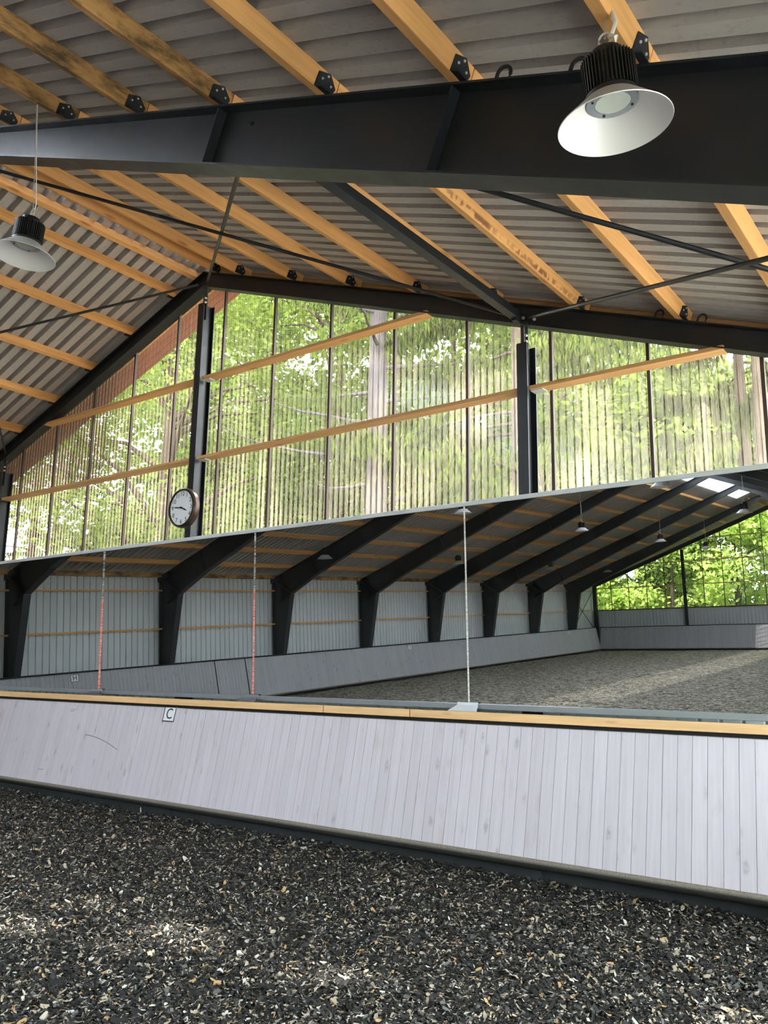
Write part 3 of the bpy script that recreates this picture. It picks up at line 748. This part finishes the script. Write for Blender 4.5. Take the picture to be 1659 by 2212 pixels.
# the two in front of the near frame
add_lamp((8.455, -4.56, 4.46), (8.41, -4.50, zr(8.4) + .01), 'large grey pendant lamp in front of the near rafter, top right', (math.radians(6.1), math.radians(-2), 0), True)
add_lamp((3.13, -4.47, 5.47), (2.95, -4.40, zr(2.95) + .01), 'grey pendant lamp on a long wire at the left edge', (math.radians(-4.4), math.radians(2.3), 0))
ML_ = [((-8.6, -13.42, 4.57), 'dim mirrored pendant lamp, nearest the side wall'), ((-2.95, -13.12, 5.50), 'mirrored pendant lamp touching the white mirror joint at the top'),
       ((-8.6, -21.75, 4.63), 'dark mirrored pendant lamp beside the white mirror joint'), ((-2.95, -21.53, 5.48), 'mirrored pendant lamp on a long wire, middle of the right mirror'),
       ((-8.6, -30.39, 4.59), 'small dark mirrored lamp low under the sixth rafter'), ((-2.95, -30.28, 5.515), 'mirrored pendant lamp under the seventh rafter'),
       ((2.95, -13.0, 5.55), 'mirrored pendant lamp cut by the top rail, right mirror'), ((2.95, -21.2, 5.535), 'mirrored pendant lamp below the bright skylight'),
       ((-2.95, -37.39, 5.50), 'mirrored pendant lamp hanging in front of the far glazing'), ((-8.6, -37.70, 4.595), 'faintest mirrored lamp near the far corner')]
for (x, y, z), l in ML_:
    add_lamp((x, y, z), (x, y, zr(x) + ROOF - .02), l)
# white cable along one purlin row
pts = []
for k in range(1, 9):
    ya, yb = FY[k], max(FY[k] - 4.75, FY[9])
    for t in np.linspace(0, 1, 8): pts.append((-8.16, ya + (yb - ya) * t, zr(8.2) + .13 - .03 * math.sin(t * math.pi) * random.random()))
tag(MB().tube(pts, .012, 6).build('electric_cable', M['cable'], smooth=True), 'white cable running along a purlin row in the mirror', 'cable')

# ------------------------------------------------------------------ footing flakes (uncountable, near the camera)
def flakes(n):
    V, F, MI = [], [], []
    cam = np.array([9.687, -7.848])
    pts = []
    while len(pts) < n:
        x = rng.uniform(-6.5, 9.4, 4 * n); y = rng.uniform(-6.6, -.35, 4 * n)
        d = np.hypot(x - cam[0], y - cam[1]); az = np.degrees(np.arctan2(-(x - cam[0]), y - cam[1]))
        ok = (az > 8) & (az < 66) & (d > 4.3) & (rng.random(4 * n) < np.clip(6.0 / d, .2, 1) ** 1.5)
        pts += list(zip(x[ok], y[ok]))
    pts = np.array(pts[:n])
    L = rng.gamma(3.0, .0065, n) + .008; Wd = L * rng.uniform(.3, .75, n); a = rng.uniform(0, 2 * math.pi, n)
    tilt = rng.normal(0, .35, n); roll = rng.normal(0, .45, n); z = rng.uniform(.004, .030, n) + rng.exponential(.004, n)
    heap = np.clip((pts[:, 1] + .75) / .4, 0, 1) * .05; z += heap
    ca, sa = np.cos(a), np.sin(a)
    t = np.linspace(-.5, .5, 3)
    jag = rng.uniform(.55, 1.1, (n, 6)); curl = rng.normal(0, .25, n)
    V = np.zeros((n, 6, 3))
    for i in range(3):
        for j, sgn in enumerate((-.5, .5)):
            lx = L * t[i] * (1 + .2 * (jag[:, i * 2 + j] - .8)); ly = Wd * sgn * jag[:, i * 2 + j] * (.6 if i != 1 else 1.0)
            V[:, i * 2 + j, 0] = pts[:, 0] + ca * lx - sa * ly; V[:, i * 2 + j, 1] = pts[:, 1] + sa * lx + ca * ly
            V[:, i * 2 + j, 2] = z + lx * np.sin(tilt) + ly * np.sin(roll) + curl * np.abs(t[i]) * L
    base = np.arange(n)[:, None] * 6
    F = np.concatenate([base + np.array([0, 2, 3, 1]), base + np.array([2, 4, 5, 3])], 1).reshape(-1, 4)
    mi = np.repeat(rng.choice(6, n, p=[.45, .26, .10, .11, .05, .03]), 2)
    me = bpy.data.meshes.new('footing_flakes'); me.vertices.add(n * 6); me.vertices.foreach_set('co', V.reshape(-1))
    me.loops.add(len(F) * 4); me.polygons.add(len(F)); me.loops.foreach_set('vertex_index', F.reshape(-1).astype(np.int32))
    me.polygons.foreach_set('loop_start', np.arange(len(F), dtype=np.int32) * 4); me.polygons.foreach_set('material_index', mi.astype(np.int32))
    for m in M['fl']: me.materials.append(m)
    me.update(calc_edges=True); me.validate()
    o = bpy.data.objects.new('footing_flakes', me); COL.objects.link(o)
    return tag(o, 'loose black, grey and beige shredded flakes covering the arena floor', 'footing', kind='stuff')
flakes(190000)

# ------------------------------------------------------------------ trees
def quad_mesh(name, C, A, B, mats, mi=None, parent=None):
    """n rhombus leaves with centres C and half axes A, B"""
    n = len(C); V = np.stack([C - A, C - B, C + A, C + B], 1)
    me = bpy.data.meshes.new(name); me.vertices.add(n * 4); me.vertices.foreach_set('co', V.reshape(-1).astype(np.float32))
    me.loops.add(n * 4); me.polygons.add(n); me.loops.foreach_set('vertex_index', np.arange(n * 4, dtype=np.int32))
    me.polygons.foreach_set('loop_start', np.arange(n, dtype=np.int32) * 4)
    for m in mats: me.materials.append(m)
    if mi is not None: me.polygons.foreach_set('material_index', mi.astype(np.int32))
    me.update(calc_edges=True)
    o = bpy.data.objects.new(name, me); COL.objects.link(o)
    if parent is not None: o.parent = parent
    return o
def unit(n):
    v = rng.normal(size=(n, 3)); return v / np.linalg.norm(v, axis=1, keepdims=True)
def broadleaf(loc, h, r, z0, n, size, label, leaves, barkm='bark', tr=.2, blobs=26, fork=True, grp='broadleaf trees outside', zsq=.6):
    t = thing('leafy_tree', label, 'tree', (*loc, -.12), grp)
    lean = [random.uniform(-.4, .4), random.uniform(-.4, .4)]
    zt = h * .8
    MB().tube([(lean[0] * q ** 2, lean[1] * q ** 2, zt * q) for q in (0, .2, .4, .6, .8, 1)], [tr * (1.15 - .8 * q) for q in (0, .2, .4, .6, .8, 1)], 12).build('trunk', M[barkm], t, smooth=True)
    bc = np.zeros((blobs, 3)); 
    for i in range(blobs):
        a = random.uniform(0, 2 * math.pi); q = random.random() ** .5; zz = z0 + (h - z0) * random.random()
        env = r * math.sin(math.pi * min(1, max(.12, (zz - z0) / (h - z0) * .8 + .15))) 
        bc[i] = (env * q * math.cos(a), env * q * math.sin(a), zz)
    for i in range(0, blobs, 3):
        p = bc[i]; zb = max(1.2, p[2] - random.uniform(1, 2.4)); zb = min(zb, zt * .95)
        x0 = Vector((lean[0] * (zb / zt) ** 2, lean[1] * (zb / zt) ** 2, zb))
        P = Vector(p); m = x0.lerp(P, .5) + Vector((0, 0, .35))
        MB().tube([x0, x0.lerp(m, .6), m, P], [tr * .38, tr * .28, tr * .2, tr * .06], 7).build('branch', M[barkm], t, smooth=True)
    k = rng.integers(0, blobs, n); rad = rng.uniform(.5, 1.15, blobs) * r * .42
    u = unit(n) * (rng.random((n, 1)) ** .45); u[:, 2] *= zsq
    C = bc[k] + u * rad[k][:, None]
    nrm = unit(n) + np.array([0, 0, .8]); nrm /= np.linalg.norm(nrm, axis=1, keepdims=True)
    A = np.cross(nrm, unit(n)); A /= np.linalg.norm(A, axis=1, keepdims=True); B = np.cross(nrm, A)
    s = (size * rng.uniform(.6, 1.3, n))[:, None]
    quad_mesh('foliage', C, A * s, B * s * .62, [M[l] for l in leaves], rng.integers(0, len(leaves), n), t)
    return t
def spruce(loc, h, z0, reach, nb, per, label, barkm='bark', tr=.25, needles=('needle', 'needle_d'), bare=0.0, grp='spruce trees outside', droop=.28, hang=.34, aim=None):
    t = thing('spruce_tree', label, 'tree', (*loc, -.12), grp)
    MB().tube([(0.03 * math.sin(q * 9), .02 * math.cos(q * 7), h * q) for q in np.linspace(0, 1, 12)], [tr * (1.1 - .95 * q) for q in np.linspace(0, 1, 12)], 16).build('trunk', M[barkm], t, smooth=True)
    Cs, As, Bs = [], [], []
    for i in range(nb):
        z = z0 + (h - z0) * (i + random.random()) / nb
        a = random.uniform(0, 2 * math.pi) if aim is None or random.random() < .4 else random.choice(aim) + random.uniform(-.35, .35)
        L = reach * (1 - .75 * (z - z0) / (h - z0)) * random.uniform(.75, 1.1)
        d = Vector((math.cos(a), math.sin(a), 0)); pts = []
        up = random.uniform(-.02, .18)
        for q in np.linspace(0, 1, 9):
            pts.append(Vector((0, 0, z)) + d * L * q + Vector((random.uniform(-.04, .04), random.uniform(-.04, .04), L * (up * q - droop * q * q + .16 * q ** 4))))
        rb = max(.018, tr * .20 * (1 - .6 * (z - z0) / (h - z0)))
        MB().tube(pts, [rb * (1 - .85 * q) for q in np.linspace(0, 1, 9)], 7).build('branch', M[barkm], t, smooth=True)
        if random.random() < bare: continue
        m = int(per * L / reach)
        q = rng.uniform(.22, 1, m); idx = np.clip((q * 8).astype(int), 0, 7); fr = q * 8 - idx
        P = np.array([tuple(p) for p in pts]); c = P[idx] * (1 - fr[:, None]) + P[idx + 1] * fr[:, None]
        side = np.array([-d.y, d.x, 0]); sd = rng.normal(0, .16, m)[:, None] * side * (1.25 - q)[:, None] * L * .55
        hl = hang * rng.gamma(2.2, .45, m)
        c = c + sd; c[:, 2] -= rng.random(m) * hl
        Cs.append(c)
        A = np.stack([rng.normal(0, .25, m), rng.normal(0, .25, m), -np.ones(m)], 1); A /= np.linalg.norm(A, axis=1, keepdims=True)
        ln = rng.uniform(.05, .15, m)[:, None]; A = A * ln
        B = np.cross(A, unit(m)); B /= np.linalg.norm(B, axis=1, keepdims=True); B = B * rng.uniform(.014, .034, m)[:, None]
        As.append(A); Bs.append(B)
    C, A, B = np.concatenate(Cs), np.concatenate(As), np.concatenate(Bs)
    quad_mesh('foliage', C, A, B, [M[x] for x in needles], rng.integers(0, len(needles), len(C)), t)
    return t
G = lambda l: l
spruce((-1.95, 7.0), 19, 3.5, 4.8, 34, 520, 'tall spruce with the pale thick trunk right of the clock', 'bark_pale', .34, ('needle', 'leaf_b'), .35, droop=.10, hang=.25)
spruce((-5.0, 11.0), 18, 6, 3.2, 24, 500, 'spruce with a grey trunk just behind the pale trunk', 'bark_pale', .22, ('needle', 'needle_d'), .2)
spruce((1.75, 7.2), 20, 2.2, 5.6, 62, 1000, 'drooping spruce behind the right gable post', 'bark', .26, ('needle', 'needle_d', 'leaf_a'), 0, aim=(0.15, -0.5, 3.0))
spruce((5.2, 11.5), 17, 2, 3.6, 56, 1100, 'dark dense spruce at the right end of the glazing', 'bark', .2, ('needle_d', 'needle'), 0)
spruce((-21, 9.5), 18, 3, 3.4, 40, 700, 'dark conifer at the left end of the front glazing', 'bark', .2, ('needle_d', 'leaf_c'), .1)
spruce((-27, 14), 20, 3, 3.6, 40, 700, 'second conifer behind the left end of the glazing', 'bark', .2, ('needle_d', 'leaf_c'), .1)
broadleaf((-10.3, 7.4), 15, 4.4, 3.0, 13000, .085, 'leafy tree with a forked trunk left of the clock', ('leaf_a', 'leaf_a', 'leaf_b'), tr=.3, blobs=70)
broadleaf((5.9, 9.5), 21, 1.3, 12, 4200, .11, 'slim added tree behind the right glazing, its unseen crown dappling the sun', ('leaf_a', 'leaf_b'), tr=.12, blobs=24)  # crown placed out of view to break the sun into floor patches
broadleaf((8.1, 9.5), 21, 1.3, 12, 4200, .11, 'slim added tree past the right glazing, its unseen crown dappling the sun', ('leaf_a', 'leaf_b'), tr=.12, blobs=24)  # second unseen crown, added to shade the floor between sun patches
BT = [(-15.5, 12, 14, 4.4, 2.0, 8000, ('leaf_a', 'leaf_b'), 'bright leafy tree at the left of the front glazing'),
      (-8.6, 13.5, 15, 4.4, 2.0, 9000, ('leaf_a', 'leaf_b'), 'leafy tree seen just right of the clock post'),
      (-5.5, 16, 16, 4.6, 3.0, 9000, ('leaf_b', 'leaf_a'), 'tall leafy tree behind the pale spruce trunk'),
      (-0.6, 13, 14, 4.2, 2.0, 9000, ('leaf_b', 'leaf_a', 'leaf_c'), 'leafy tree between the pale trunk and right post'),
      (-20, 20, 17, 5, 1.5, 8000, ('leaf_b', 'leaf_c'), 'broad tree deep in the wood behind the left glazing'),
      (-12.5, 21, 17, 5, 1.5, 8000, ('leaf_b', 'leaf_c'), 'broad tree deep in the wood behind the clock'),
      (-5, 24, 17, 5, 1.5, 8000, ('leaf_c', 'leaf_b'), 'broad tree deep in the wood behind the middle glazing'),
      (1.5, 21, 9, 4.2, 1.5, 8000, ('leaf_c', 'leaf_b'), 'broad tree deep in the wood behind the right post'),
      (5.5, 24, 7.5, 4.0, 1.0, 7000, ('leaf_b', 'leaf_c'), 'lower broad tree deep in the wood at the right'),
      (-36, 30, 12, 5.5, 0.5, 8000, ('leaf_c', 'leaf_b'), 'hazy background tree at the far left of the wood'),
      (-17, 31, 12, 6, 0.5, 8000, ('leaf_c', 'leaf_b'), 'hazy background tree behind the left half of the glazing'),
      (-9, 32, 19, 6, 0.5, 8000, ('leaf_c', 'leaf_b'), 'hazy background tree behind the pale spruce trunk'),
      (0, 31, 11, 6, 0.5, 8000, ('leaf_c', 'leaf_b'), 'hazy background tree behind the right half of the glazing'),
      (-29, 22, 17, 5.5, 1.0, 7000, ('leaf_b', 'leaf_c'), 'farthest broad tree beyond the left corner')]
for x, y, h, r, z0, n, lv, l in BT: broadleaf((x, y), h * 1.35, r * 1.25, z0, int(n * 2.2), .12 if y < 18 else .2, l, lv, tr=.2, blobs=66)
FT = [(-15.5, -49, 11, 3.4, 1.0, ('leaf_a', 'leaf_b'), 'pale tree behind the far corner in the mirror'), (-11.2, -50, 13, 3.6, 1.0, ('leaf_a', 'leaf_b'), 'bright tree left of the far post in the mirror'),
      (-8.4, -48, 14, 2.6, 1.5, ('leaf_b', 'leaf_c'), 'darker green tree beside the far post in the mirror'), (-4.6, -49.5, 14, 4.0, 1.0, ('leaf_a', 'leaf_a', 'leaf_b'), 'large bright green tree right of the far post in the mirror'),
      (0.2, -50.5, 14, 4.0, 1.0, ('leaf_a', 'leaf_b'), 'bright green tree at the right edge of the mirror'), (-20, -53, 12, 4, 1.0, ('leaf_b', 'leaf_a'), 'tree behind the far left of the mirrored glazing'),
      (-16.5, -47.5, 8, 3.4, .3, ('leaf_a', 'leaf_b'), 'low bushy tree at the far corner in the mirror'),
      (-8, -58, 16, 5.5, .5, ('leaf_b', 'leaf_c'), 'deep background tree beyond the mirrored glazing'), (-1, -59, 16, 5.5, .5, ('leaf_b', 'leaf_c'), 'deep background tree behind the bright mirrored trees'), (5, -52, 14, 4.5, 1, ('leaf_a', 'leaf_b'), 'tree beyond the far glazing, outside the mirrored view')]
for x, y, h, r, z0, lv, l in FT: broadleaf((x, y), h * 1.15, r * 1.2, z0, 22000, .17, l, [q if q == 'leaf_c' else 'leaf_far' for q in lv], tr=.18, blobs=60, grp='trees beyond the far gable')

# ------------------------------------------------------------------ light
w = bpy.data.worlds.new('sky'); SC.world = w; w.use_nodes = True
bg = w.node_tree.nodes['Background']; bg.inputs[0].default_value = (0.86, 0.93, 1.0, 1); bg.inputs[1].default_value = 5.0
su = bpy.data.lights.new('sun', 'SUN'); su.energy = 6.0; su.angle = math.radians(0.6); su.color = (1, .95, .86)
so = bpy.data.objects.new('sun', su); COL.objects.link(so)
el, az = math.radians(53), math.radians(6)
dv = -Vector((math.sin(az) * math.cos(el), math.cos(az) * math.cos(el), math.sin(el)))
so.rotation_euler = dv.to_track_quat('-Z', 'Y').to_euler()
so.location = (0, 30, 40)

# ------------------------------------------------------------------ camera
cd = bpy.data.cameras.new('camera'); cam = bpy.data.objects.new('camera', cd); COL.objects.link(cam); SC.camera = cam
cd.sensor_fit = 'HORIZONTAL'; cd.sensor_width = 36; cd.lens = 1787.1188 / 1659 * 36
cd.shift_x = -45.5228 / 1659; cd.shift_y = 1.6622 / 1659; cd.clip_end = 300; cd.clip_start = .05
r_ = Vector((0.8092514, 0.58737284, 0.01026202)); u_ = Vector((0.10163229, -0.1571859, 0.98232554)); f_ = Vector((-0.57860439, 0.79390537, 0.18689896))
mw = Matrix((r_, u_, -f_)).transposed().to_4x4(); mw.translation = (9.68657, -7.84793, 2.00243); cam.matrix_world = mw

vs = SC.view_settings; vs.view_transform = 'Standard'; vs.look = 'None'; vs.gamma = 1.0; vs.exposure = 1.85; vs.use_curve_mapping = False
cy = SC.cycles
cy.max_bounces = 10; cy.diffuse_bounces = 5; cy.glossy_bounces = 4; cy.transmission_bounces = 6; cy.transparent_max_bounces = 16
cy.use_denoising = True; cy.sample_clamp_indirect = 6.0; cy.caustics_reflective = False; cy.caustics_refractive = False
